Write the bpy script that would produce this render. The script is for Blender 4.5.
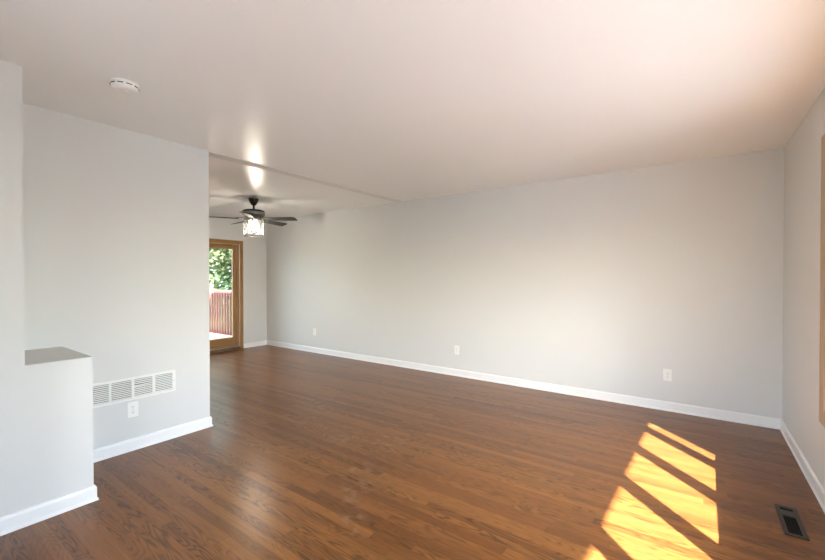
import bpy, bmesh, math, random
from mathutils import Vector, Matrix
from math import sin, cos, pi, radians as R

S = bpy.context.scene
COL = S.collection
for o in list(bpy.data.objects):
    bpy.data.objects.remove(o)

# ------------------------------------------------------------------ camera
YAW, PITCH, ROLL = 0.6237, -0.0088, -0.0006
EYE = 1.3218
fw = Vector((-sin(YAW) * cos(PITCH), cos(YAW) * cos(PITCH), sin(PITCH)))
rt = Vector((cos(YAW), sin(YAW), 0)); up = rt.cross(fw)
r2 = cos(ROLL) * rt + sin(ROLL) * up
u2 = -sin(ROLL) * rt + cos(ROLL) * up
cam_d = bpy.data.cameras.new('camera')
cam_d.sensor_width = 36.0
cam_d.lens = 396.29 * 36.0 / 825.0
cam_d.shift_y = 0.85 / 825.0
cam_d.clip_start = 0.02
cam = bpy.data.objects.new('camera', cam_d)
COL.objects.link(cam)
m = Matrix((r2, u2, -fw)).transposed().to_4x4()
m.translation = Vector((0, 0, EYE))
cam.matrix_world = m
S.camera = cam

# ------------------------------------------------------------------ world, sun, exposure
SUN_TRAVEL = Vector((-0.86, 0.903, -1.0)).normalized()
W = bpy.data.worlds.new('sky'); S.world = W
W.use_nodes = True
nt = W.node_tree
for n in list(nt.nodes): nt.nodes.remove(n)
out = nt.nodes.new('ShaderNodeOutputWorld')
bg = nt.nodes.new('ShaderNodeBackground')
sky = nt.nodes.new('ShaderNodeTexSky')
sky.sky_type = 'NISHITA'
sky.sun_disc = False
sky.sun_elevation = R(38.7)
sky.sun_rotation = R(136.4)
sky.air_density = 1.0; sky.dust_density = 2.5; sky.ozone_density = 1.0
SKY_STRENGTH = 0.47
bg.inputs['Strength'].default_value = SKY_STRENGTH
sky_mix = nt.nodes.new('ShaderNodeMix'); sky_mix.data_type = 'RGBA'
sky_mix.inputs[0].default_value = 0.55
sky_mix.inputs[7].default_value = (2.75, 3.25, 3.5, 1)      # thin bright cloud
nt.links.new(sky.outputs[0], sky_mix.inputs[6])
nt.links.new(sky_mix.outputs[2], bg.inputs['Color'])
nt.links.new(bg.outputs[0], out.inputs[0])

sl = bpy.data.lights.new('sun', 'SUN')
sl.energy = 10.5
sl.angle = R(0.55)
sl.color = (1.0, 0.9, 0.93)
sun = bpy.data.objects.new('sun', sl); COL.objects.link(sun)
sun.rotation_euler = SUN_TRAVEL.to_track_quat('-Z', 'Y').to_euler()
sun.location = (6, -6, 8)

vs = S.view_settings
vs.view_transform = 'Standard'; vs.look = 'None'; vs.gamma = 1.0; vs.use_curve_mapping = False
vs.exposure = 2.8
cy = S.cycles
cy.max_bounces = 14; cy.diffuse_bounces = 10; cy.glossy_bounces = 5; cy.transmission_bounces = 8
cy.transparent_max_bounces = 24
cy.caustics_reflective = True; cy.caustics_refractive = False
cy.blur_glossy = 0.3
cy.sample_clamp_indirect = 12
cy.use_denoising = True
cy.use_light_tree = False
# sky sampling portals lie in the window and door openings (they give no light of their own)
def portal(loc, dirv, sx, sy):
    d = bpy.data.lights.new('sky_portal', 'AREA'); d.shape = 'RECTANGLE'; d.size = sx; d.size_y = sy
    d.cycles.is_portal = True
    o = bpy.data.objects.new('sky_portal', d); COL.objects.link(o); o.location = loc
    o.rotation_euler = Vector(dirv).to_track_quat('-Z', 'Y').to_euler()
portal((1.12, 1.72, 1.305), (-1, 0, 0), 3.1, 1.6)
portal((-0.55, -1.34, 1.335), (0, 1, 0), 1.7, 1.5)
portal((-7.02, 3.23, 1.0), (1, 0, 0), 1.85, 2.0)

# ------------------------------------------------------------------ materials
def new_mat(name):
    mt = bpy.data.materials.new(name); mt.use_nodes = True
    t = mt.node_tree
    return mt, t, t.nodes['Principled BSDF']
def N(t, typ, **kw):
    n = t.nodes.new(typ)
    for k, v in kw.items():
        if k.startswith('i_'):
            n.inputs[int(k[2:])].default_value = v
        else:
            setattr(n, k, v)
    return n
def L(t, a, b): t.links.new(a, b)
def math_n(t, op, a, b=None, c=None):
    n = t.nodes.new('ShaderNodeMath'); n.operation = op
    for i, v in enumerate((a, b, c)):
        if v is None: continue
        if isinstance(v, (int, float)): n.inputs[i].default_value = v
        else: t.links.new(v, n.inputs[i])
    return n.outputs[0]
def simple(name, col, rough=0.5, metal=0.0, spec=0.5, bump=0.0, bscale=60.0, vary=0.0, coat=0.0, coat_rough=0.2):
    mt, t, b = new_mat(name)
    b.inputs['Base Color'].default_value = (*col, 1)
    b.inputs['Roughness'].default_value = rough
    b.inputs['Metallic'].default_value = metal
    b.inputs['Specular IOR Level'].default_value = spec
    b.inputs['Coat Weight'].default_value = coat
    b.inputs['Coat Roughness'].default_value = coat_rough
    tc = N(t, 'ShaderNodeTexCoord')
    nz = N(t, 'ShaderNodeTexNoise'); nz.inputs['Scale'].default_value = bscale; nz.inputs['Detail'].default_value = 3
    L(t, tc.outputs['Object'], nz.inputs['Vector'])
    if bump:
        bp = N(t, 'ShaderNodeBump'); bp.inputs['Strength'].default_value = bump; bp.inputs['Distance'].default_value = 0.002
        L(t, nz.outputs['Fac'], bp.inputs['Height']); L(t, bp.outputs[0], b.inputs['Normal'])
    if vary:
        mx = N(t, 'ShaderNodeMix', data_type='RGBA')
        mx.inputs[6].default_value = (*[c * (1 - vary) for c in col], 1)
        mx.inputs[7].default_value = (*[min(1, c * (1 + vary)) for c in col], 1)
        L(t, nz.outputs['Fac'], mx.inputs[0]); L(t, mx.outputs[2], b.inputs['Base Color'])
    return mt

WALL = simple('grey_wall_paint', (0.70, 0.702, 0.70), 0.5, spec=0.35, bump=0.06, bscale=180)
CEIL = simple('white_ceiling_paint', (0.91, 0.915, 0.91), 0.31, spec=0.5, bump=0.05, bscale=120)
TRIM = simple('white_trim_paint', (0.86, 0.86, 0.87), 0.32, spec=0.5)
PLATE = simple('white_plastic', (0.86, 0.86, 0.84), 0.35)
DARK = simple('recess_shade', (0.008, 0.008, 0.008), 0.8, spec=0.1)  # black that stands in for shade inside slots and the register duct
SHADOWGREY = simple('duct_shade_grey', (0.05, 0.05, 0.05), 0.7, spec=0.2)
GRILLE = simple('white_enamel', (0.84, 0.84, 0.82), 0.35)
BRONZE = simple('brown_bronze_metal', (0.055, 0.05, 0.042), 0.45, metal=0.55)
BLACKM = simple('black_fan_metal', (0.018, 0.017, 0.016), 0.35, metal=0.4)
CHROME = simple('polished_chrome', (0.62, 0.61, 0.6), 0.16, metal=1.0)
BLADE = simple('dark_blade_wood', (0.045, 0.045, 0.047), 0.55, spec=0.25, vary=0.15, bscale=20)
STEEL = simple('brushed_steel', (0.5, 0.5, 0.5), 0.35, metal=1.0)
LEDGEP = simple('shaded_ledge_grey', (0.66, 0.67, 0.65), 0.6, spec=0.3, bump=0.05, bscale=150)  # ledge top coloured darker for the weaker light it gets

def wood_mat(name, c0, c1, axis='Z', rough=0.35, scale=1.0):
    mt, t, b = new_mat(name)
    tc = N(t, 'ShaderNodeTexCoord'); mp = N(t, 'ShaderNodeMapping')
    s = {'X': (1.2, 26, 26), 'Y': (26, 1.2, 26), 'Z': (26, 26, 1.2)}[axis]
    mp.inputs['Scale'].default_value = [v * scale for v in s]
    L(t, tc.outputs['Object'], mp.inputs['Vector'])
    nz = N(t, 'ShaderNodeTexNoise'); nz.inputs['Scale'].default_value = 1.6; nz.inputs['Detail'].default_value = 5; nz.inputs['Distortion'].default_value = 0.6
    L(t, mp.outputs[0], nz.inputs['Vector'])
    cr = N(t, 'ShaderNodeValToRGB')
    cr.color_ramp.elements[0].position = 0.32; cr.color_ramp.elements[0].color = (*c0, 1)
    cr.color_ramp.elements[1].position = 0.68; cr.color_ramp.elements[1].color = (*c1, 1)
    L(t, nz.outputs['Fac'], cr.inputs[0]); L(t, cr.outputs[0], b.inputs['Base Color'])
    b.inputs['Roughness'].default_value = rough
    return mt
OAK = wood_mat('varnished_oak_upright', (0.23, 0.11, 0.034), (0.44, 0.235, 0.082), 'Z')
OAKH = wood_mat('varnished_oak_crosswise', (0.23, 0.11, 0.034), (0.42, 0.225, 0.078), 'Y')
CASE = wood_mat('light_oak_casing', (0.42, 0.24, 0.105), (0.56, 0.35, 0.17), 'Z')
CASEH = wood_mat('light_oak_casing_crosswise', (0.42, 0.24, 0.105), (0.56, 0.35, 0.17), 'Y')
REDWOOD = wood_mat('faded_redwood_stain', (0.19, 0.055, 0.048), (0.27, 0.095, 0.082), 'Z', 0.7)
REDCAP = wood_mat('faded_redwood_cap', (0.38, 0.19, 0.175), (0.46, 0.26, 0.24), 'X', 0.7)
DECKW = wood_mat('sun_bleached_deck_boards', (0.55, 0.42, 0.33), (0.68, 0.55, 0.45), 'X', 0.75)
BARK = simple('tree_bark', (0.12, 0.085, 0.06), 0.9, bump=0.6, bscale=25, vary=0.3)
GRASS = simple('lawn_grass', (0.07, 0.1, 0.03), 0.9, spec=0.1, bump=0.6, bscale=40, vary=0.35)
SIDING = simple('pale_siding', (0.55, 0.53, 0.5), 0.7, vary=0.05)

def leaf_mat(name, c0, c1):
    mt, t, b = new_mat(name)
    tc = N(t, 'ShaderNodeTexCoord')
    nz = N(t, 'ShaderNodeTexNoise'); nz.inputs['Scale'].default_value = 3.5; nz.inputs['Detail'].default_value = 2
    L(t, tc.outputs['Object'], nz.inputs['Vector'])
    cr = N(t, 'ShaderNodeValToRGB')
    cr.color_ramp.elements[0].position = 0.35; cr.color_ramp.elements[0].color = (*c0, 1)
    cr.color_ramp.elements[1].position = 0.65; cr.color_ramp.elements[1].color = (*c1, 1)
    L(t, nz.outputs['Fac'], cr.inputs[0]); L(t, cr.outputs[0], b.inputs['Base Color'])
    b.inputs['Roughness'].default_value = 0.6
    tr = N(t, 'ShaderNodeBsdfTranslucent'); L(t, cr.outputs[0], tr.inputs[0])
    mx = N(t, 'ShaderNodeMixShader'); mx.inputs[0].default_value = 0.4
    L(t, b.outputs[0], mx.inputs[1]); L(t, tr.outputs[0], mx.inputs[2])
    L(t, mx.outputs[0], t.nodes['Material Output'].inputs[0])
    return mt
LEAF = leaf_mat('green_leaves', (0.035, 0.07, 0.026), (0.14, 0.17, 0.07))
LEAFD = leaf_mat('deep_green_leaves', (0.03, 0.07, 0.025), (0.09, 0.15, 0.055))

def glass_mat(name, tint=(0.97, 0.99, 0.98)):
    mt = bpy.data.materials.new(name); mt.use_nodes = True
    t = mt.node_tree
    t.nodes.remove(t.nodes['Principled BSDF'])
    tp = N(t, 'ShaderNodeBsdfTransparent'); tp.inputs[0].default_value = (*tint, 1)
    gl = N(t, 'ShaderNodeBsdfGlossy'); gl.inputs['Roughness'].default_value = 0.02
    lw = N(t, 'ShaderNodeLayerWeight'); lw.inputs[0].default_value = 0.5
    fr = math_n(t, 'MULTIPLY_ADD', math_n(t, 'POWER', lw.outputs['Facing'], 5.0), 0.9, 0.035)
    mx = N(t, 'ShaderNodeMixShader')
    L(t, fr, mx.inputs[0]); L(t, tp.outputs[0], mx.inputs[1]); L(t, gl.outputs[0], mx.inputs[2])
    L(t, mx.outputs[0], t.nodes['Material Output'].inputs[0])
    return mt
GLASS = glass_mat('clear_window_glass')
TINTED = glass_mat('dimming_door_glass', (0.8, 0.82, 0.81))  # door glass tint added to tone down the bright outdoors
def crystal_mat():
    mt = bpy.data.materials.new('cut_crystal'); mt.use_nodes = True
    t = mt.node_tree
    t.nodes.remove(t.nodes['Principled BSDF'])
    tp = N(t, 'ShaderNodeBsdfTransparent'); tp.inputs[0].default_value = (0.8, 0.8, 0.79, 1)
    tl = N(t, 'ShaderNodeBsdfTranslucent'); tl.inputs[0].default_value = (0.95, 0.94, 0.92, 1)
    gl = N(t, 'ShaderNodeBsdfGlossy'); gl.inputs['Roughness'].default_value = 0.08
    m1 = N(t, 'ShaderNodeMixShader'); m1.inputs[0].default_value = 0.011
    L(t, tp.outputs[0], m1.inputs[1]); L(t, tl.outputs[0], m1.inputs[2])
    m2 = N(t, 'ShaderNodeMixShader'); m2.inputs[0].default_value = 0.05
    L(t, m1.outputs[0], m2.inputs[1]); L(t, gl.outputs[0], m2.inputs[2])
    L(t, m2.outputs[0], t.nodes['Material Output'].inputs[0])
    return mt
CRYSTAL = crystal_mat()
def emit_mat(name, col, s):
    mt, t, b = new_mat(name)
    b.inputs['Base Color'].default_value = (*col, 1)
    b.inputs['Emission Color'].default_value = (*col, 1)
    b.inputs['Emission Strength'].default_value = s
    return mt
BULB = emit_mat('lit_bulb', (1.0, 0.93, 0.82), 1.6)
BULB.cycles.emission_sampling = 'NONE'

def floor_mat():
    mt, t, b = new_mat('stained_oak_strip_floor')
    tc = N(t, 'ShaderNodeTexCoord'); sp = N(t, 'ShaderNodeSeparateXYZ')
    L(t, tc.outputs['Object'], sp.inputs[0])
    X, Y = sp.outputs[0], sp.outputs[1]
    PW = 0.0572
    v = math_n(t, 'DIVIDE', Y, PW)
    row = math_n(t, 'FLOOR', v); fv = math_n(t, 'FRACT', v)
    wr = N(t, 'ShaderNodeTexWhiteNoise', noise_dimensions='1D'); L(t, row, wr.inputs['W'])
    offs = math_n(t, 'MULTIPLY', wr.outputs['Value'], 7.0)
    u = math_n(t, 'DIVIDE', math_n(t, 'ADD', X, offs), 1.25)
    # wobble board lengths
    wl = N(t, 'ShaderNodeTexNoise', noise_dimensions='2D'); wl.inputs['Scale'].default_value = 0.7; wl.inputs['Detail'].default_value = 0
    cu = N(t, 'ShaderNodeCombineXYZ'); L(t, u, cu.inputs[0]); L(t, math_n(t, 'MULTIPLY', row, 3.7), cu.inputs[1])
    L(t, cu.outputs[0], wl.inputs['Vector'])
    u = math_n(t, 'ADD', u, math_n(t, 'MULTIPLY', wl.outputs['Fac'], 0.8))
    cell = math_n(t, 'FLOOR', u); fu = math_n(t, 'FRACT', u)
    cid = N(t, 'ShaderNodeCombineXYZ'); L(t, row, cid.inputs[0]); L(t, cell, cid.inputs[1])
    wn = N(t, 'ShaderNodeTexWhiteNoise', noise_dimensions='3D'); L(t, cid.outputs[0], wn.inputs['Vector'])
    rnd = wn.outputs['Value']
    rc = N(t, 'ShaderNodeSeparateColor'); L(t, wn.outputs['Color'], rc.inputs[0])
    # grain coordinates, shifted for each board
    gx = math_n(t, 'ADD', math_n(t, 'MULTIPLY', X, 1.0), math_n(t, 'MULTIPLY', rc.outputs[0], 31.0))
    gy = math_n(t, 'ADD', Y, math_n(t, 'MULTIPLY', rc.outputs[1], 17.0))
    g = N(t, 'ShaderNodeCombineXYZ'); L(t, gx, g.inputs[0]); L(t, gy, g.inputs[1]); L(t, math_n(t, 'MULTIPLY', rnd, 9.0), g.inputs[2])
    mp1 = N(t, 'ShaderNodeMapping'); mp1.inputs['Scale'].default_value = (2.4, 95, 1); L(t, g.outputs[0], mp1.inputs['Vector'])
    n1 = N(t, 'ShaderNodeTexNoise'); n1.inputs['Scale'].default_value = 1.0; n1.inputs['Detail'].default_value = 4; n1.inputs['Roughness'].default_value = 0.6
    L(t, mp1.outputs[0], n1.inputs['Vector'])
    # cathedral figure: bands across a slow noise field stretched along the board
    mp2 = N(t, 'ShaderNodeMapping'); mp2.inputs['Scale'].default_value = (2.2, 15, 1); L(t, g.outputs[0], mp2.inputs['Vector'])
    n2 = N(t, 'ShaderNodeTexNoise'); n2.inputs['Scale'].default_value = 1.0; n2.inputs['Detail'].default_value = 1.5; n2.inputs['Distortion'].default_value = 0.35
    L(t, mp2.outputs[0], n2.inputs['Vector'])
    band = math_n(t, 'SINE', math_n(t, 'MULTIPLY', n2.outputs['Fac'], 75.0))
    band = math_n(t, 'POWER', math_n(t, 'MULTIPLY_ADD', band, 0.5, 0.5), 2.2)
    # base colour of each board
    cr = N(t, 'ShaderNodeValToRGB')
    e = cr.color_ramp.elements
    e[0].position = 0.0; e[0].color = (0.142, 0.05, 0.0125, 1)
    e[1].position = 1.0; e[1].color = (0.248, 0.098, 0.024, 1)
    for p_, c_ in ((0.12, (0.168, 0.061, 0.015)), (0.5, (0.202, 0.077, 0.0185)), (0.85, (0.226, 0.089, 0.0215))):
        k = e.new(p_); k.color = (*c_, 1)
    L(t, rnd, cr.inputs[0])
    big = N(t, 'ShaderNodeTexNoise'); big.inputs['Scale'].default_value = 1.1; big.inputs['Detail'].default_value = 2
    L(t, tc.outputs['Object'], big.inputs['Vector'])
    figamt = math_n(t, 'MULTIPLY', band, math_n(t, 'MULTIPLY_ADD', rc.outputs[2], 0.6, 0.06))
    grain = math_n(t, 'MULTIPLY', math_n(t, 'SUBTRACT', n1.outputs['Fac'], 0.5), 0.95)
    val = math_n(t, 'SUBTRACT', math_n(t, 'ADD', 1.05, grain), figamt)
    val = math_n(t, 'ADD', val, math_n(t, 'MULTIPLY', math_n(t, 'SUBTRACT', big.outputs['Fac'], 0.5), 0.25))
    # seams
    ev = math_n(t, 'MINIMUM', fv, math_n(t, 'SUBTRACT', 1.0, fv))
    eu = math_n(t, 'MINIMUM', fu, math_n(t, 'SUBTRACT', 1.0, fu))
    sv = N(t, 'ShaderNodeMapRange', clamp=True); sv.inputs[1].default_value = 0.004; sv.inputs[2].default_value = 0.022; L(t, ev, sv.inputs[0])
    su = N(t, 'ShaderNodeMapRange', clamp=True); su.inputs[1].default_value = 0.0005; su.inputs[2].default_value = 0.0016; L(t, eu, su.inputs[0])
    seam = math_n(t, 'MINIMUM', sv.outputs[0], su.outputs[0])
    val = math_n(t, 'MULTIPLY', val, math_n(t, 'MULTIPLY_ADD', seam, 0.3, 0.7))
    mul = N(t, 'ShaderNodeVectorMath', operation='SCALE'); L(t, cr.outputs[0], mul.inputs[0]); L(t, val, mul.inputs['Scale'])
    # dusty scuffs lying on the boards
    pos = N(t, 'ShaderNodeVectorMath', operation='MULTIPLY'); pos.inputs[1].default_value = (1, 1, 0)
    L(t, tc.outputs['Object'], pos.inputs[0])
    wob = N(t, 'ShaderNodeTexNoise'); wob.inputs['Scale'].default_value = 14; wob.inputs['Detail'].default_value = 4
    L(t, tc.outputs['Object'], wob.inputs['Vector'])
    scuff = None
    for (sx, sy, sr) in SCUFFS:
        d = N(t, 'ShaderNodeVectorMath', operation='DISTANCE'); d.inputs[1].default_value = (sx, sy, 0)
        L(t, pos.outputs[0], d.inputs[0])
        mr = N(t, 'ShaderNodeMapRange', clamp=True); mr.inputs[1].default_value = sr; mr.inputs[2].default_value = 0.0
        L(t, d.outputs['Value'], mr.inputs[0])
        scuff = mr.outputs[0] if scuff is None else math_n(t, 'MAXIMUM', scuff, mr.outputs[0])
    wm = N(t, 'ShaderNodeMapRange', clamp=True); wm.inputs[1].default_value = 0.48; wm.inputs[2].default_value = 0.68
    L(t, wob.outputs['Fac'], wm.inputs[0])
    scuff = math_n(t, 'MULTIPLY', math_n(t, 'MULTIPLY', scuff, wm.outputs[0]), 0.3)
    mx = N(t, 'ShaderNodeMix', data_type='RGBA'); L(t, scuff, mx.inputs[0]); L(t, mul.outputs[0], mx.inputs[6]); mx.inputs[7].default_value = (0.5, 0.42, 0.36, 1)
    L(t, mx.outputs[2], b.inputs['Base Color'])
    rg = N(t, 'ShaderNodeMapRange'); rg.inputs[3].default_value = 0.28; rg.inputs[4].default_value = 0.3
    L(t, n1.outputs['Fac'], rg.inputs[0])
    L(t, math_n(t, 'ADD', rg.outputs[0], math_n(t, 'MULTIPLY', scuff, 0.4)), b.inputs['Roughness'])
    b.inputs['Specular IOR Level'].default_value = 0.38
    return mt
SCUFFS = [(-1.712, 1.761, 0.16), (-1.70, 1.895, 0.17), (-1.885, 1.998, 0.13), (-2.0, 2.415, 0.2), (-2.36, 2.28, 0.17), (-1.557, 1.593, 0.11), (-1.444, 1.492, 0.09), (-4.45, 2.957, 0.4), (-3.92, 2.848, 0.2), (-3.136, 2.787, 0.3)]
FLOORM = floor_mat()

# ------------------------------------------------------------------ mesh helpers
class MB:
    def __init__(s): s.bm = bmesh.new()
    def quadbox(s, pts, mi=0):
        v = [s.bm.verts.new(p) for p in pts]
        for f in ((3, 2, 1, 0), (4, 5, 6, 7), (0, 1, 5, 4), (1, 2, 6, 5), (2, 3, 7, 6), (3, 0, 4, 7)):
            s.bm.faces.new([v[i] for i in f]).material_index = mi
    def box(s, x0, x1, y0, y1, z0, z1, mi=0, mat=None):
        pts = [Vector(q) for q in ((x0, y0, z0), (x1, y0, z0), (x1, y1, z0), (x0, y1, z0), (x0, y0, z1), (x1, y0, z1), (x1, y1, z1), (x0, y1, z1))]
        if mat is not None: pts = [mat @ q for q in pts]
        s.quadbox(pts, mi)
    def rbox(s, x0, x1, y0, y1, z0, z1, r=0.003, mi=0, mat=None, seg=2):
        t = bmesh.new()
        MBt = MB.__new__(MB); MBt.bm = t
        MBt.box(x0, x1, y0, y1, z0, z1, mi)
        bmesh.ops.bevel(t, geom=t.edges[:], offset=r, segments=seg, affect='EDGES', profile=0.5)
        for f in t.faces: f.material_index = mi
        if mat is not None: bmesh.ops.transform(t, matrix=mat, verts=t.verts[:])
        me = bpy.data.meshes.new('tmp'); t.to_mesh(me); t.free()
        s.bm.from_mesh(me); bpy.data.meshes.remove(me)
    def prism(s, pts, z0, z1, mi=0, mat=None):
        lo = [s.bm.verts.new((mat @ Vector((p[0], p[1], z0))) if mat else (p[0], p[1], z0)) for p in pts]
        hi = [s.bm.verts.new((mat @ Vector((p[0], p[1], z1))) if mat else (p[0], p[1], z1)) for p in pts]
        n = len(pts)
        s.bm.faces.new(lo[::-1]).material_index = mi; s.bm.faces.new(hi).material_index = mi
        for i in range(n):
            s.bm.faces.new((lo[i], lo[(i + 1) % n], hi[(i + 1) % n], hi[i])).material_index = mi
    def lathe(s, prof, seg=32, c=(0, 0, 0), mi=0, mat=None, smooth=True):
        rings = []
        for (r, z) in prof:
            if r < 1e-6:
                q = Vector((c[0], c[1], c[2] + z)); rings.append([s.bm.verts.new(mat @ q if mat else q)])
            else:
                ring = []
                for k in range(seg):
                    a = 2 * pi * k / seg
                    q = Vector((c[0] + r * cos(a), c[1] + r * sin(a), c[2] + z))
                    ring.append(s.bm.verts.new(mat @ q if mat else q))
                rings.append(ring)
        for A, B in zip(rings, rings[1:]):
            for k in range(seg):
                k2 = (k + 1) % seg
                if len(A) == 1 and len(B) == 1: continue
                if len(A) == 1: f = s.bm.faces.new((A[0], B[k2], B[k]))
                elif len(B) == 1: f = s.bm.faces.new((A[k], A[k2], B[0]))
                else: f = s.bm.faces.new((A[k], A[k2], B[k2], B[k]))
                f.material_index = mi; f.smooth = smooth
    def tube(s, a, b, r, seg=12, mi=0, r1=None):
        a, b = Vector(a), Vector(b); d = b - a
        q = d.to_track_quat('Z', 'Y').to_matrix().to_4x4(); q.translation = a
        l = d.length; r1 = r if r1 is None else r1
        s.lathe([(0, 0), (r, 0), (r1, l), (0, l)], seg, mat=q, mi=mi)
    def sweep(s, path, prof, mi=0):
        """profile (offset to the left of travel, height) swept along a flat path with mitred corners"""
        n = len(path); rings = []
        P = [Vector((p[0], p[1])) for p in path]
        for i in range(n):
            d0 = (P[i] - P[i - 1]).normalized() if i else None
            d1 = (P[i + 1] - P[i]).normalized() if i < n - 1 else None
            if d0 is None: nn = Vector((-d1.y, d1.x))
            elif d1 is None: nn = Vector((-d0.y, d0.x))
            else:
                n0, n1 = Vector((-d0.y, d0.x)), Vector((-d1.y, d1.x))
                nn = (n0 + n1) / (1 + n0.dot(n1))
            rings.append([s.bm.verts.new((P[i].x + nn.x * o, P[i].y + nn.y * o, z)) for (o, z) in prof])
        k = len(prof)
        for A, B in zip(rings, rings[1:]):
            for j in range(k):
                s.bm.faces.new((A[j], B[j], B[(j + 1) % k], A[(j + 1) % k])).material_index = mi
        s.bm.faces.new(rings[0]).material_index = mi; s.bm.faces.new(rings[-1][::-1]).material_index = mi
    def build(s, name, mats, parent=None, loc=None, smooth=False):
        bmesh.ops.recalc_face_normals(s.bm, faces=s.bm.faces[:])
        me = bpy.data.meshes.new(name); s.bm.to_mesh(me); s.bm.free()
        for mt in (mats if isinstance(mats, (list, tuple)) else [mats]): me.materials.append(mt)
        if smooth:
            for p in me.polygons: p.use_smooth = True
        o = bpy.data.objects.new(name, me); COL.objects.link(o)
        if parent is not None: o.parent = parent
        if loc is not None: o.location = loc
        return o
def empty(name, loc, rz=0.0):
    o = bpy.data.objects.new(name, None); COL.objects.link(o)
    o.location = loc; o.rotation_euler = (0, 0, rz); o.empty_display_size = 0.05
    return o
def tag(o, label, cat, group=None):
    o['label'] = label; o['category'] = cat
    if group: o['group'] = group
    return o
def struct(o, label=None):
    o['kind'] = 'structure'
    if label: o['label'] = label; o['category'] = label.split()[-1]
    return o
def copy_tree(o, parent=None):
    c = o.copy(); COL.objects.link(c)
    if parent is not None: c.parent = parent
    for ch in list(o.children): copy_tree(ch, c)
    return c

# ------------------------------------------------------------------ dimensions
H = 2.44
XR, YM, XF = 0.6015, 4.6545, -6.8826         # right wall, long wall, far dining wall
XB, XV = -2.9046, -3.5097                    # low-wall block face, vent wall face
YB = -1.2                                    # wall behind the camera
Y1, Y2, YV = 0.5039, 0.795, 1.7968           # end of tall block, end of low block, end of vent wall
ZL = 0.852                                   # ledge height
T = 0.12
YD = 0.2                                     # near side of dining room

def S_(o, label, cat):
    o['kind'] = 'structure'; o['label'] = label; o['category'] = cat
    return o
f = MB(); f.box(XF - T, XR + T, YB - T, YM + T, -0.12, 0); S_(f.build('floor', FLOORM), 'brown stained oak strip floor running through both rooms', 'floor')
c = MB(); c.box(XF - T, XR + T, YB - T, YM + T, H, H + 0.15); S_(c.build('ceiling', CEIL), 'white painted flat ceiling over both rooms', 'ceiling')
w = MB(); w.box(XF - T, XR + T, YM, YM + T, 0, H); S_(w.build('wall_back', WALL), 'long pale grey wall opposite, with three outlets', 'wall')
WX0, WX1, WZ0, WZ1 = -1.35, 0.25, 0.62, 2.05
w = MB(); w.box(XF - T, WX0, YB - T, YB, 0, H); w.box(WX1, XR + T, YB - T, YB, 0, H); w.box(WX0, WX1, YB - T, YB, 0, WZ0); w.box(WX0, WX1, YB - T, YB, WZ1, H); S_(w.build('wall_front', WALL), 'grey wall behind the viewer', 'wall')

# right wall with the opening of the bow window
OY0, OY1, OZ0, OZ1 = 0.25, 3.19, 0.562, 2.05
w = MB()
w.box(XR, XR + T, YB, OY0, 0, H); w.box(XR, XR + T, OY1, YM, 0, H)
w.box(XR, XR + T, OY0, OY1, 0, OZ0 - 0.012); w.box(XR, XR + T, OY0, OY1, OZ1 + 0.012, H)
S_(w.build('wall_right', WALL), 'grey wall at right edge with the wood-cased window', 'wall')

# far dining wall with the patio door opening
DY0, DY1, DZ = 2.30, 4.153, 2.0
w = MB()
w.box(XF - T, XF, YB, DY0, 0, H); w.box(XF - T, XF, DY1, YM, 0, H); w.box(XF - T, XF, DY0, DY1, DZ, H)
S_(w.build('wall_far', WALL), 'grey end wall of the dining area around the patio door', 'wall')

# vent wall and the block in front of it
w = MB(); w.box(XV - T, XV, YB, YV, 0, H)
S_(w.build('wall_left', WALL), 'grey partition wall with the return grille, ending beside the dining area', 'wall')
w = MB()
w.box(XV, XB, YB, Y1, 0, H); w.box(XB, -2.2, YB, 0.15, 0, H)  # second box: unseen return, added to keep rear-window light off the block
w.box(XV, XB, Y1, Y2, 0, ZL)
wl = S_(w.build('wall_stub', [WALL, LEDGEP]), 'grey wall at left edge stepping down to a low ledge, with an added unseen return', 'wall')
w = MB(); w.box(XV + 0.001, XB - 0.001, Y1 + 0.001, Y2 - 0.001, ZL - 0.002, ZL + 0.0015)
w.build('ledge_top', LEDGEP, wl)
w = MB(); w.box(XF, XV - T, YD - T, YD, 0, H)
S_(w.build('wall_dining', WALL), 'near side wall of the dining area, behind the partition', 'wall')

# shallow ceiling strip in line with the partition
w = MB(); w.box(XV - 0.13, XV - 0.005, YV, YM, H - 0.005, H)
S_(w.build('trim_1', simple('flat_ceiling_patch', (0.82, 0.82, 0.81), 0.9, spec=0.1)), 'shallow white ceiling strip between living room and dining area', 'trim')

# baseboards: profile (away from wall, height)
BP = [(0, 0), (0.019, 0), (0.019, 0.006), (0.017, 0.013), (0.0125, 0.018), (0.0125, 0.074), (0.010, 0.082), (0.006, 0.088), (0, 0.09)]
def baseboard(name, path, label):
    q = MB(); q.sweep(path, BP); S_(q.build(name, TRIM), label, 'baseboard')
baseboard('baseboard_back', [(XR - 0.0, YM), (XF, YM)], 'white baseboard along the long grey wall')
baseboard('baseboard_right', [(XR, YB), (XR, YM)], 'white baseboard along the right wall under the window')
baseboard('baseboard_far', [(XF, YM), (XF, DY1)], 'short white baseboard beside the patio door')
baseboard('baseboard_left', [(XV - T, YD + 0.02), (XV - T, YV), (XV, YV), (XV, Y2), (XB, Y2), (XB, 0.15), (-2.2, 0.15), (-2.2, YB)], 'white baseboard around the left partition and low wall')
baseboard('baseboard_front', [(-2.2, YB), (XR, YB)], 'white baseboard on the wall behind the viewer')

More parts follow.
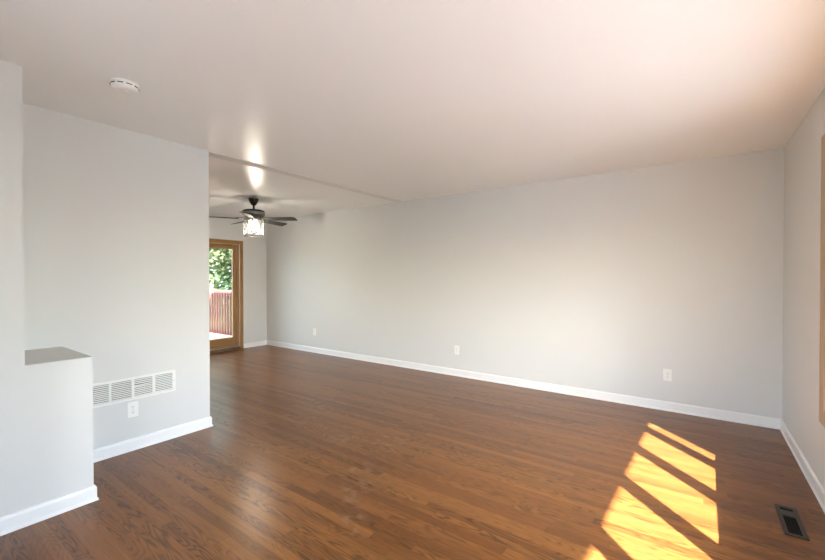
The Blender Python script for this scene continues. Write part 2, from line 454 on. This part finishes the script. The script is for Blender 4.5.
# ------------------------------------------------------------------ bow window
w = MB()
cw, ct, cs = 0.1, 0.012, 0.133
w.rbox(XR - ct, XR, OY1, OY1 + cs, OZ0 - cw, OZ1 + cw, 0.004)
w.rbox(XR - ct, XR, OY0 - cs, OY0, OZ0 - cw, OZ1 + cw, 0.004)
win = S_(w.build('window_1', CASE), 'wood-cased bow window, casing just seen at the right edge', 'window')
w = MB()
w.rbox(XR - ct, XR, OY0, OY1, OZ1, OZ1 + cw, 0.004); w.rbox(XR - ct, XR, OY0, OY1, OZ0 - cw, OZ0 - 0.0125, 0.004)
w.build('window_casing', CASEH, win)
BX = XR + T
pts = [Vector((BX, 3.237))]
for a in (18, 9, 0, -9, -18):
    pts.append(pts[-1] + 0.62 * Vector((sin(R(a)), -cos(R(a)))))
inner = [(XR, OY0), (XR, OY1)]
poly = [(XR - 0.008, OY1), (XR - 0.014, 2.9), (XR - 0.024, 2.4), (XR - 0.03, 1.72), (XR - 0.024, 1.04), (XR - 0.008, OY0), (BX, OY0)] + [(p.x + 0.05, p.y) for p in pts[::-1]] + [(BX, OY1)]
w = MB(); w.prism(poly, OZ0 - 0.045 + 0.033, OZ0); w.build('window_seat', CASEH, win)
w = MB(); w.prism([(XR, OY1), (XR, OY0), (BX, OY0)] + [(p.x + 0.05, p.y) for p in pts[::-1]] + [(BX, OY1)], OZ1, OZ1 + 0.012); w.build('window_head', CASEH, win)
w = MB()
w.box(XR, BX + 0.0, OY1, OY1 + 0.02, OZ0, OZ1); w.box(XR, BX, OY0 - 0.02, OY0, OZ0, OZ1)
w.build('window_jamb', CASE, win)
for i, pnt in enumerate(pts):
    q = MB(); q.box(pnt.x - 0.03, pnt.x + 0.05, pnt.y - 0.03, pnt.y + 0.03, OZ0, OZ1)
    q.build('mullion', CASE, win)
for i in range(5):
    a, b = pts[i], pts[i + 1]; d = (b - a).normalized()
    mt = Matrix(((d.x, -d.y, 0, a.x), (d.y, d.x, 0, a.y), (0, 0, 1, 0), (0, 0, 0, 1)))
    q = MB(); st = 0.065
    q.box(0.025, st, -0.02, 0.02, OZ0, OZ1, mat=mt); q.box(0.62 - st, 0.595, -0.02, 0.02, OZ0, OZ1, mat=mt)
    q.box(st, 0.62 - st, -0.02, 0.02, OZ0, OZ0 + 0.06, mat=mt); q.box(st, 0.62 - st, -0.02, 0.02, OZ1 - 0.06, OZ1, mat=mt)
    so = q.build('sash', CASE, win)
    g = MB(); g.box(st, 0.62 - st, -0.003, 0.003, OZ0 + 0.06, OZ1 - 0.06, mat=mt); g.build('pane', GLASS, so)
# unseen window added behind the viewer to bring in fill daylight
w = MB()
for (a, b, c_, d_) in ((WX0, WX1, WZ0, WZ0 + 0.06), (WX0, WX1, WZ1 - 0.06, WZ1), (WX0, WX0 + 0.06, WZ0 + 0.06, WZ1 - 0.06), (WX1 - 0.06, WX1, WZ0 + 0.06, WZ1 - 0.06), (-0.58, -0.52, WZ0 + 0.06, WZ1 - 0.06)):
    w.box(a, b, YB - 0.09, YB - 0.03, c_, d_)
w2 = S_(w.build('fill_window', CASE), 'unseen wood framed window added behind the viewer for fill light', 'window')
for a, b in ((WX0 + 0.06, -0.58), (-0.52, WX1 - 0.06)):
    g = MB(); g.box(a, b, YB - 0.063, YB - 0.057, WZ0 + 0.06, WZ1 - 0.06); g.build('window_pane', GLASS, w2)
w = MB()
w.rbox(WX0 - 0.1, WX1 + 0.1, YB, YB + 0.018, WZ1, WZ1 + 0.1, 0.004); w.rbox(WX0 - 0.1, WX1 + 0.1, YB, YB + 0.018, WZ0 - 0.1, WZ0, 0.004)
w.rbox(WX0 - 0.1, WX0, YB, YB + 0.018, WZ0, WZ1, 0.004); w.rbox(WX1, WX1 + 0.1, YB, YB + 0.018, WZ0, WZ1, 0.004)
w.build('window_casing', CASEH, w2)
# bow skirt outside; unseen roof, overhangs lengthened to shade deck and rear window
q = MB(); q.prism(poly[6:-1] + [(BX, OY1)], OZ0 - 0.55, OZ0 - 0.012); S_(q.build('trim_2', SIDING), 'pale siding skirt under the bow window', 'trim')
EX = -0.39 + 0.86 * 2.52
ef = lambda y: EX - 0.012 + 0.03 * y
q = MB(); q.prism([(XR + T, YB - 1.5), (ef(YB - 1.5), YB - 1.5), (ef(YM + 1), YM + 1), (XR + T, YM + 1)], 2.52, 2.66); q.box(XF - 1.7, EX - 0.1, YB - 2.1, YM + 1.0, 2.66, 2.8)
S_(q.build('roof', SIDING), 'unseen roof with eave, overhangs lengthened to shade the deck and rear window', 'roof')

# ------------------------------------------------------------------ patio door
q = MB()
q.rbox(XF - 0.10, XF + 0.012, 4.088, DY1, 0, DZ, 0.004); q.rbox(XF - 0.10, XF + 0.012, DY0, DY0 + 0.065, 0, DZ, 0.004)
door = S_(q.build('door_1', OAK), 'brown wood framed glass patio door to the deck', 'door')
q = MB(); q.rbox(XF - 0.10, XF + 0.012, DY0 + 0.065, 4.088, 1.93, DZ, 0.004); q.build('door_head', OAKH, door)
q = MB(); q.rbox(XF - 0.11, XF + 0.02, DY0 + 0.065, 4.088, 0.0, 0.05, 0.004); q.build('door_sill', wood_mat('worn_sill_wood', (0.1, 0.06, 0.035), (0.2, 0.13, 0.085), 'Y'), door)
q = MB(); q.box(XF - 0.02, XF + 0.014, DY0 + 0.065, 4.065, 0.05, 0.058); q.build('sill_track', STEEL, door)
mid = (DY0 + 0.065 + 4.075) / 2
for (y0, y1, xo) in ((mid - 0.05, 4.074, -0.034), (DY0 + 0.068, mid + 0.05, -0.082)):
    q = MB(); st = 0.125; xa, xb = XF + xo, XF + xo + 0.042
    q.rbox(xa, xb, y0, y0 + st, 0.06, 1.925, 0.004); q.rbox(xa, xb, y1 - st, y1, 0.06, 1.925, 0.004)
    pn = q.build('door_panel', OAK, door)
    q = MB(); q.rbox(xa + 0.001, xb - 0.001, y0 + st, y1 - st, 0.06, 0.235, 0.004); q.rbox(xa + 0.001, xb - 0.001, y0 + st, y1 - st, 1.835, 1.925, 0.004)
    q.build('door_rail', OAKH, pn)
    g = MB(); g.box((xa + xb) / 2 - 0.003, (xa + xb) / 2 + 0.003, y0 + st - 0.004, y1 - st + 0.004, 0.23, 1.84); g.build('door_pane', TINTED, pn)

# ------------------------------------------------------------------ outdoors
ZD = -0.17
q = MB(); q.box(-45, 40, -40, 45, -0.62, -0.6); S_(q.build('ground', GRASS), 'green lawn around the house', 'lawn')
q = MB(); q.box(XR + T, 14, -14, 20, -0.6, -0.58); q.box(-16, XR + T, -14, YB - T, -0.6, -0.58)
S_(q.build('bounce_paving', simple('bounce_grey_paving', (0.16, 0.185, 0.205), 0.85, spec=0.2, bump=0.3, bscale=30, vary=0.08)), 'unseen grey paving added to bounce neutral light into the house', 'bounce_paving')  # unseen paving added so the bounce indoors is neutral, not lawn green
q = MB(); q.box(XF - T, XR + T, YB - T, YM + T, -0.6, -0.12); S_(q.build('foundation', SIDING), 'pale foundation under the house', 'foundation')
q = MB()
yy = 0.6
while yy < 5.5:
    q.box(-11.6, XF - T, yy, yy + 0.137, ZD - 0.035, ZD); yy += 0.143
q.box(-11.6, XF - T, 0.62, 0.66, -0.6, ZD - 0.035); q.box(-11.6, XF - T, 5.4, 5.44, -0.6, ZD - 0.035)
S_(q.build('deck', DECKW), 'sunlit wooden deck outside the patio door', 'deck')

rail = empty('deck_railing', (-7.1, 5.36, ZD))
tag(rail, 'faded red wooden deck railing seen through the patio door', 'railing')
q = MB(); q.rbox(-4.4, 0.0, -0.07, 0.07, 1.13, 1.17, 0.006); q.build('cap_rail', REDCAP, rail)
q = MB(); q.box(-4.38, -0.02, -0.045, -0.007, 1.03, 1.13); q.build('top_rail', REDCAP, rail)
q = MB(); q.box(-4.38, -0.02, -0.045, -0.007, 0.06, 0.15); q.build('bottom_rail', REDWOOD, rail)
for x in (-4.34, -2.2, -0.08):
    q = MB(); q.box(x - 0.045, x + 0.045, -0.007, 0.06, 0.0, 1.13); q.build('post', REDWOOD, rail)
bal = None
x = -4.24
while x < -0.1:
    if bal is None:
        q = MB(); q.box(-0.018, 0.018, -0.08, -0.045, 0.06, 1.1); bal = q.build('baluster', REDWOOD, rail, (x, 0, 0))
    else:
        d = bal.copy(); COL.objects.link(d); d.parent = rail; d.location = (x, 0, 0)
    x += 0.125

random.seed(4)
def tree(x, y, h, r, leaves, mat, label, leafsize=0.13, zlo=0.3):
    e = empty('leafy_tree', (x, y, -0.6)); tag(e, label, 'tree', None)
    q = MB(); q.tube((0, 0, -0.1), (0.1, 0.05, h * 0.55), 0.13, 10, r1=0.07)
    for k in range(6):
        a = k * 1.1; q.tube((0.06, 0.03, h * (0.3 + 0.04 * k)), (cos(a) * r * 0.6, sin(a) * r * 0.6, h * (0.55 + 0.06 * k)), 0.05, 8, r1=0.015)
    q.build('trunk', BARK, e)
    q = MB()
    blobs = []
    for k in range(26):
        a = random.uniform(0, 2 * pi); rr = r * math.sqrt(random.random()) * 0.85; zz = random.uniform(zlo, h - 0.5)
        blobs.append((cos(a) * rr, sin(a) * rr, zz, random.uniform(0.4, 0.75) * r * 0.6))
    for k in range(leaves):
        bx, by, bz, br = random.choice(blobs)
        d = Vector((random.gauss(0, 1), random.gauss(0, 1), random.gauss(0, 1))).normalized() * br * random.uniform(0.55, 1)
        c0 = Vector((bx, by, bz)) + d
        if c0.z < 0.1: continue
        u = Vector((random.gauss(0, 1), random.gauss(0, 1), random.gauss(0, 0.6))).normalized()
        v = u.cross(Vector((random.gauss(0, 1), random.gauss(0, 1), random.gauss(0, 1)))).normalized()
        s1 = leafsize * random.uniform(0.6, 1.2); s2 = s1 * 0.55
        vv = [q.bm.verts.new(c0 + p_) for p_ in (-u * s1, v * s2, u * s1, -v * s2)]
        q.bm.faces.new(vv)
    q.build('foliage', mat, e)
tree(-13.6, 8.1, 5.2, 2.0, 4200, LEAF, 'light green leafy tree just beyond the deck railing', 0.12)
tree(-19.3, 9.6, 7.0, 2.6, 4200, LEAFD, 'taller darker tree behind the light green one', 0.17)
tree(-16.2, 5.0, 5.0, 1.7, 3000, LEAFD, 'dark green tree at the left end of the deck view', 0.14)

# ------------------------------------------------------------------ return grille in the partition
YG0, YG1, ZG0, ZG1 = 0.905, 1.512, 0.385, 0.560
gr = empty('return_air_grille', (XV, (YG0 + YG1) / 2, ZG0))
tag(gr, 'long white return air grille low on the left partition wall', 'vent')
W2 = (YG1 - YG0) / 2; HG = ZG1 - ZG0
q = MB(); t_ = 0.009
q.rbox(0.0005, t_, -W2, W2, 0, 0.020, 0.003); q.rbox(0.0005, t_, -W2, W2, HG - 0.020, HG, 0.003)
q.rbox(0.0005, t_, -W2, -W2 + 0.024, 0.018, HG - 0.018, 0.003); q.rbox(0.0005, t_, W2 - 0.026, W2, 0.018, HG - 0.018, 0.003)
cells = [(0.929, 1.053), (1.069, 1.196), (1.216, 1.339), (1.361, 1.487)]
cells = [(a - (YG0 + YG1) / 2, b - (YG0 + YG1) / 2) for a, b in cells]
for (a, b), (c_, d_) in zip(cells, cells[1:]):
    q.rbox(0.0005, t_ - 0.001, b, c_, 0.018, HG - 0.018, 0.003)
q.build('grille_frame', GRILLE, gr)
q = MB(); q.box(0.0006, 0.0016, -W2 + 0.01, W2 - 0.01, 0.01, HG - 0.01); q.build('duct_shadow', SHADOWGREY, gr)  # dark sheet on the wall stands in for shade behind the louvers
for ci, (a, b) in enumerate(cells):
    q = MB(); nl = 10; hz = (HG - 0.04) / nl
    for k in range(nl):
        z = 0.020 + k * hz
        dz = 0.0
        if ci == 2 and k == 6: dz = -0.0035
        q.quadbox([(0.0018, a, z + hz * 0.62 + dz), (0.0018, b, z + hz * 0.62), (0.0018, b, z + hz * 0.74), (0.0018, a, z + hz * 0.74 + dz),
                   (0.0072, a, z + hz * 0.1 + dz), (0.0072, b, z + hz * 0.1), (0.0072, b, z + hz * 0.28), (0.0072, a, z + hz * 0.28 + dz)])
    q.build('louver_bank', GRILLE, gr)
for y in (-W2 + 0.012, W2 - 0.013):
    q = MB(); mt = Matrix.Rotation(R(90), 4, 'Y'); mt.translation = (t_ - 0.0005, y, HG / 2)
    q.lathe([(0.004, 0), (0.004, 0.001), (0.0025, 0.0018), (0, 0.0018)], 12, mat=mt); q.build('screw', STEEL, gr)

# ------------------------------------------------------------------ outlets (built facing +x)
def outlet_proto():
    e = empty('wall_outlet', (0, 0, 0))
    q = MB(); q.rbox(0.0003, 0.006, -0.036, 0.036, -0.0585, 0.0585, 0.0025); q.build('cover_plate', PLATE, e)
    for s in (-1, 1):
        q = MB(); cz = s * 0.0195
        n = 24; pr = []
        for k in range(n):
            a = 2 * pi * k / n
            pr.append((max(-0.0165, min(0.0165, 0.019 * cos(a))), max(-0.014, min(0.014, 0.017 * sin(a)))))
        mt = Matrix(((0, 0, 1, 0), (1, 0, 0, 0), (0, 1, 0, cz), (0, 0, 0, 1)))
        q.prism(pr, 0.0055, 0.0075, 0, mt)
        q.box(0.0074, 0.0079, -0.0075, -0.0055, cz - 0.002, cz + 0.007, 1); q.box(0.0074, 0.0079, 0.0055, 0.0075, cz - 0.001, cz + 0.006, 1)  # black faces stand in for shade inside the plug slots
        q.box(0.0074, 0.0079, -0.0022, 0.0022, cz - 0.009, cz - 0.005, 1)
        q.build('receptacle', [PLATE, DARK], e)
    q = MB(); mt = Matrix.Rotation(R(90), 4, 'Y'); mt.translation = (0.0058, 0, 0)
    q.lathe([(0.0032, 0), (0.0032, 0.001), (0.0018, 0.0017), (0, 0.0017)], 12, mat=mt); q.build('screw', STEEL, e)
    return e
op = outlet_proto()
spots = [((XV, 1.206, 0.312), 0.0, 'white double outlet below the return air grille'),
         ((-0.238, YM, 0.353), -pi / 2, 'white double outlet on the long wall near the right corner'),
         ((-2.615, YM, 0.346), -pi / 2, 'white double outlet at the middle of the long wall'),
         ((-5.478, YM, 0.360), -pi / 2, 'small distant outlet at the dining end of the long wall')]
for i, (loc, rz, lab) in enumerate(spots):
    o = op if i == 0 else copy_tree(op)
    o.location = loc; o.rotation_euler = (0, 0, rz); tag(o, lab, 'outlet', 'wall outlets')

# ------------------------------------------------------------------ floor register
e = empty('floor_register', (0.415, 2.925, 0)); e.rotation_euler = (0, 0, 0)
tag(e, 'brown metal floor register sunk beside the right baseboard', 'vent')
hx, hy = 0.047, 0.166
q = MB()
q.rbox(-hx, -hx + 0.020, -hy, hy, 0.0002, 0.006, 0.002); q.rbox(hx - 0.020, hx, -hy, hy, 0.0002, 0.006, 0.002)
q.rbox(-hx + 0.018, hx - 0.018, -hy, -hy + 0.024, 0.0002, 0.006, 0.002); q.rbox(-hx + 0.018, hx - 0.018, hy - 0.024, hy, 0.0002, 0.006, 0.002)
q.rbox(-hx + 0.018, hx - 0.018, 0.045, 0.065, 0.0002, 0.006, 0.002)
q.build('register_frame', BRONZE, e)
q = MB(); q.box(-hx + 0.01, hx - 0.01, -hy + 0.01, hy - 0.01, 0.0001, 0.0012); q.build('duct_shade_plate', DARK, e)  # black plate on the floor stands in for the shaded duct
q = MB(); q.quadbox([(-hx + 0.019, 0.066, 0.0012), (hx - 0.019, 0.066, 0.0012), (hx - 0.019, 0.122, 0.0012), (-hx + 0.019, 0.122, 0.0012),
    (-hx + 0.019, 0.066, 0.0040), (hx - 0.019, 0.066, 0.0040), (hx - 0.019, 0.122, 0.0018), (-hx + 0.019, 0.122, 0.0018)])
q.build('damper_flap', BRONZE, e)
q = MB()
for k in range(3):
    x = -0.0165 + k * 0.0155
    q.box(x, x + 0.0018, -hy + 0.02, 0.05, 0.0012, 0.0018)
q.build('louver', simple('near_black_metal', (0.012, 0.0115, 0.011), 0.7, spec=0.2), e)  # louver fins coloured near black, darker than the frame

# ------------------------------------------------------------------ smoke detector
e = empty('smoke_detector', (-2.69, 0.895, H)); tag(e, 'round white smoke detector on the ceiling at left', 'smoke detector')
q = MB(); q.lathe([(0.0, -0.0004), (0.071, -0.0004), (0.071, -0.010), (0.066, -0.012), (0.066, -0.016)], 40); q.build('mounting_base', PLATE, e)
q = MB(); q.lathe([(0.066, -0.014), (0.0665, -0.022), (0.064, -0.030), (0.056, -0.038), (0.040, -0.041), (0.0, -0.042)], 40); q.build('detector_body', PLATE, e)
for k in range(10):
    a = 2 * pi * k / 10
    q = MB(); mt = Matrix.Rotation(a, 4, 'Z')
    q.box(0.0655, 0.0685, -0.014, 0.014, -0.0205, -0.0165, mat=mt); q.build('slot_shade', DARK, e)  # dark bars stand in for shade inside the vent slots
q = MB(); q.lathe([(0.020, -0.040), (0.020, -0.0435), (0.017, -0.045), (0, -0.045)], 28); q.build('test_button', PLATE, e)
q = MB(); q.lathe([(0.048, -0.0385), (0.050, -0.0405), (0.046, -0.0412), (0.044, -0.0402)], 40); q.build('ridge', PLATE, e)

# ------------------------------------------------------------------ ceiling fan
FX, FY = -5.14, 3.27
fan = empty('ceiling_fan', (FX, FY, H))
tag(fan, 'dark five-blade ceiling fan with lit crystal drum light over the dining area', 'ceiling fan')
q = MB(); q.lathe([(0, 0), (0.068, 0), (0.068, -0.018), (0.052, -0.052), (0.034, -0.082), (0.022, -0.092), (0, -0.092)], 32); q.build('canopy', BLACKM, fan)
q = MB(); q.tube((0, 0, -0.088), (0, 0, -0.175), 0.013); q.build('downrod', BLACKM, fan)
q = MB(); q.lathe([(0, -0.145), (0.03, -0.146), (0.045, -0.154), (0.132, -0.163), (0.148, -0.172), (0.150, -0.185), (0.146, -0.190)], 48); mh = q.build('motor_housing', BLACKM, fan)
q = MB(); q.lathe([(0.146, -0.188), (0.153, -0.192), (0.153, -0.228), (0.144, -0.236), (0.10, -0.262), (0.0, -0.262)], 48); q.build('motor_band', simple('gunmetal', (0.26, 0.255, 0.25), 0.4, metal=0.7), mh)
for k in range(5):
    a = R(29 + 72 * k)
    mt = Matrix.Rotation(a, 4, 'Z') @ Matrix.Translation((0, 0, -0.288)) @ Matrix.Rotation(R(0.6), 4, 'Y') @ Matrix.Rotation(R(-13), 4, 'X')
    out_ = [(0.20, -0.050), (0.585, -0.07), (0.61, -0.062), (0.63, -0.03), (0.63, 0.055), (0.615, 0.068), (0.20, 0.050)]
    q = MB(); q.prism(out_, -0.003, 0.003, 0, mt); bl = q.build('blade', BLADE, fan)
    q = MB(); m2 = Matrix.Rotation(a, 4, 'Z') @ Matrix.Translation((0, 0, -0.262))
    q.quadbox([m2 @ Vector(v) for v in ((0.09, -0.02, -0.004), (0.235, -0.03, -0.019), (0.235, 0.03, -0.029), (0.09, 0.02, -0.004), (0.09, -0.02, 0.002), (0.235, -0.03, -0.013), (0.235, 0.03, -0.023), (0.09, 0.02, 0.002))])
    q.build('blade_bracket', BLACKM, bl)
def ring(mb, r0, r1, z0, z1, seg=48):
    mb.lathe([(r0, z0), (r1, z0), (r1, z1), (r0, z1), (r0, z0)], seg, smooth=False)
q = MB(); ring(q, 0.117, 0.132, -0.312, -0.292); q.lathe([(0.0, -0.262), (0.05, -0.264), (0.06, -0.292), (0.118, -0.296), (0.118, -0.300), (0, -0.300)], 40)
lk = q.build('light_kit', CHROME, fan)
q = MB(); ring(q, 0.121, 0.127, -0.53, -0.523); q.build('bottom_ring', CHROME, lk)
proto = None
for (n, r, zt, zb) in ((26, 0.124, -0.312, -0.53), (14, 0.078, -0.300, -0.515)):
    proto = None
    for k in range(n):
        a = 2 * pi * (k + 0.5) / n
        if proto is None:
            q = MB(); s = 0.0105
            q.prism([(s, 0), (0, s * 1.15), (-s, 0), (0, -s * 1.15)], zb, zt); q.prism([(s * .5, 0), (0, s * .6), (-s * .5, 0), (0, -s * .6)], zb - 0.012, zb)
            proto = q.build('crystal_bar', CRYSTAL, fan)
            d = proto
        else:
            d = proto.copy(); COL.objects.link(d); d.parent = fan
        d.location = (r * cos(a), r * sin(a), 0); d.rotation_euler = (0, 0, a)
for k in range(4):
    a = R(45 + 90 * k)
    q = MB(); q.lathe([(0, -0.300), (0.014, -0.300), (0.014, -0.345), (0, -0.345)], 14, c=(0.052 * cos(a), 0.052 * sin(a), 0)); s_ = q.build('bulb_socket', PLATE, fan)
    q = MB(); q.lathe([(0.010, -0.345), (0.019, -0.385), (0.021, -0.41), (0.016, -0.44), (0.006, -0.462), (0, -0.465)], 16, c=(0.052 * cos(a), 0.052 * sin(a), 0)); q.build('bulb', BULB, s_)
pl = bpy.data.lights.new('fan_light', 'POINT'); pl.energy = 9.0; pl.color = (1.0, 0.9, 0.76); pl.shadow_soft_size = 0.09
po = bpy.data.objects.new('fan_light', pl); COL.objects.link(po); po.parent = fan; po.location = (0, 0, -0.42)
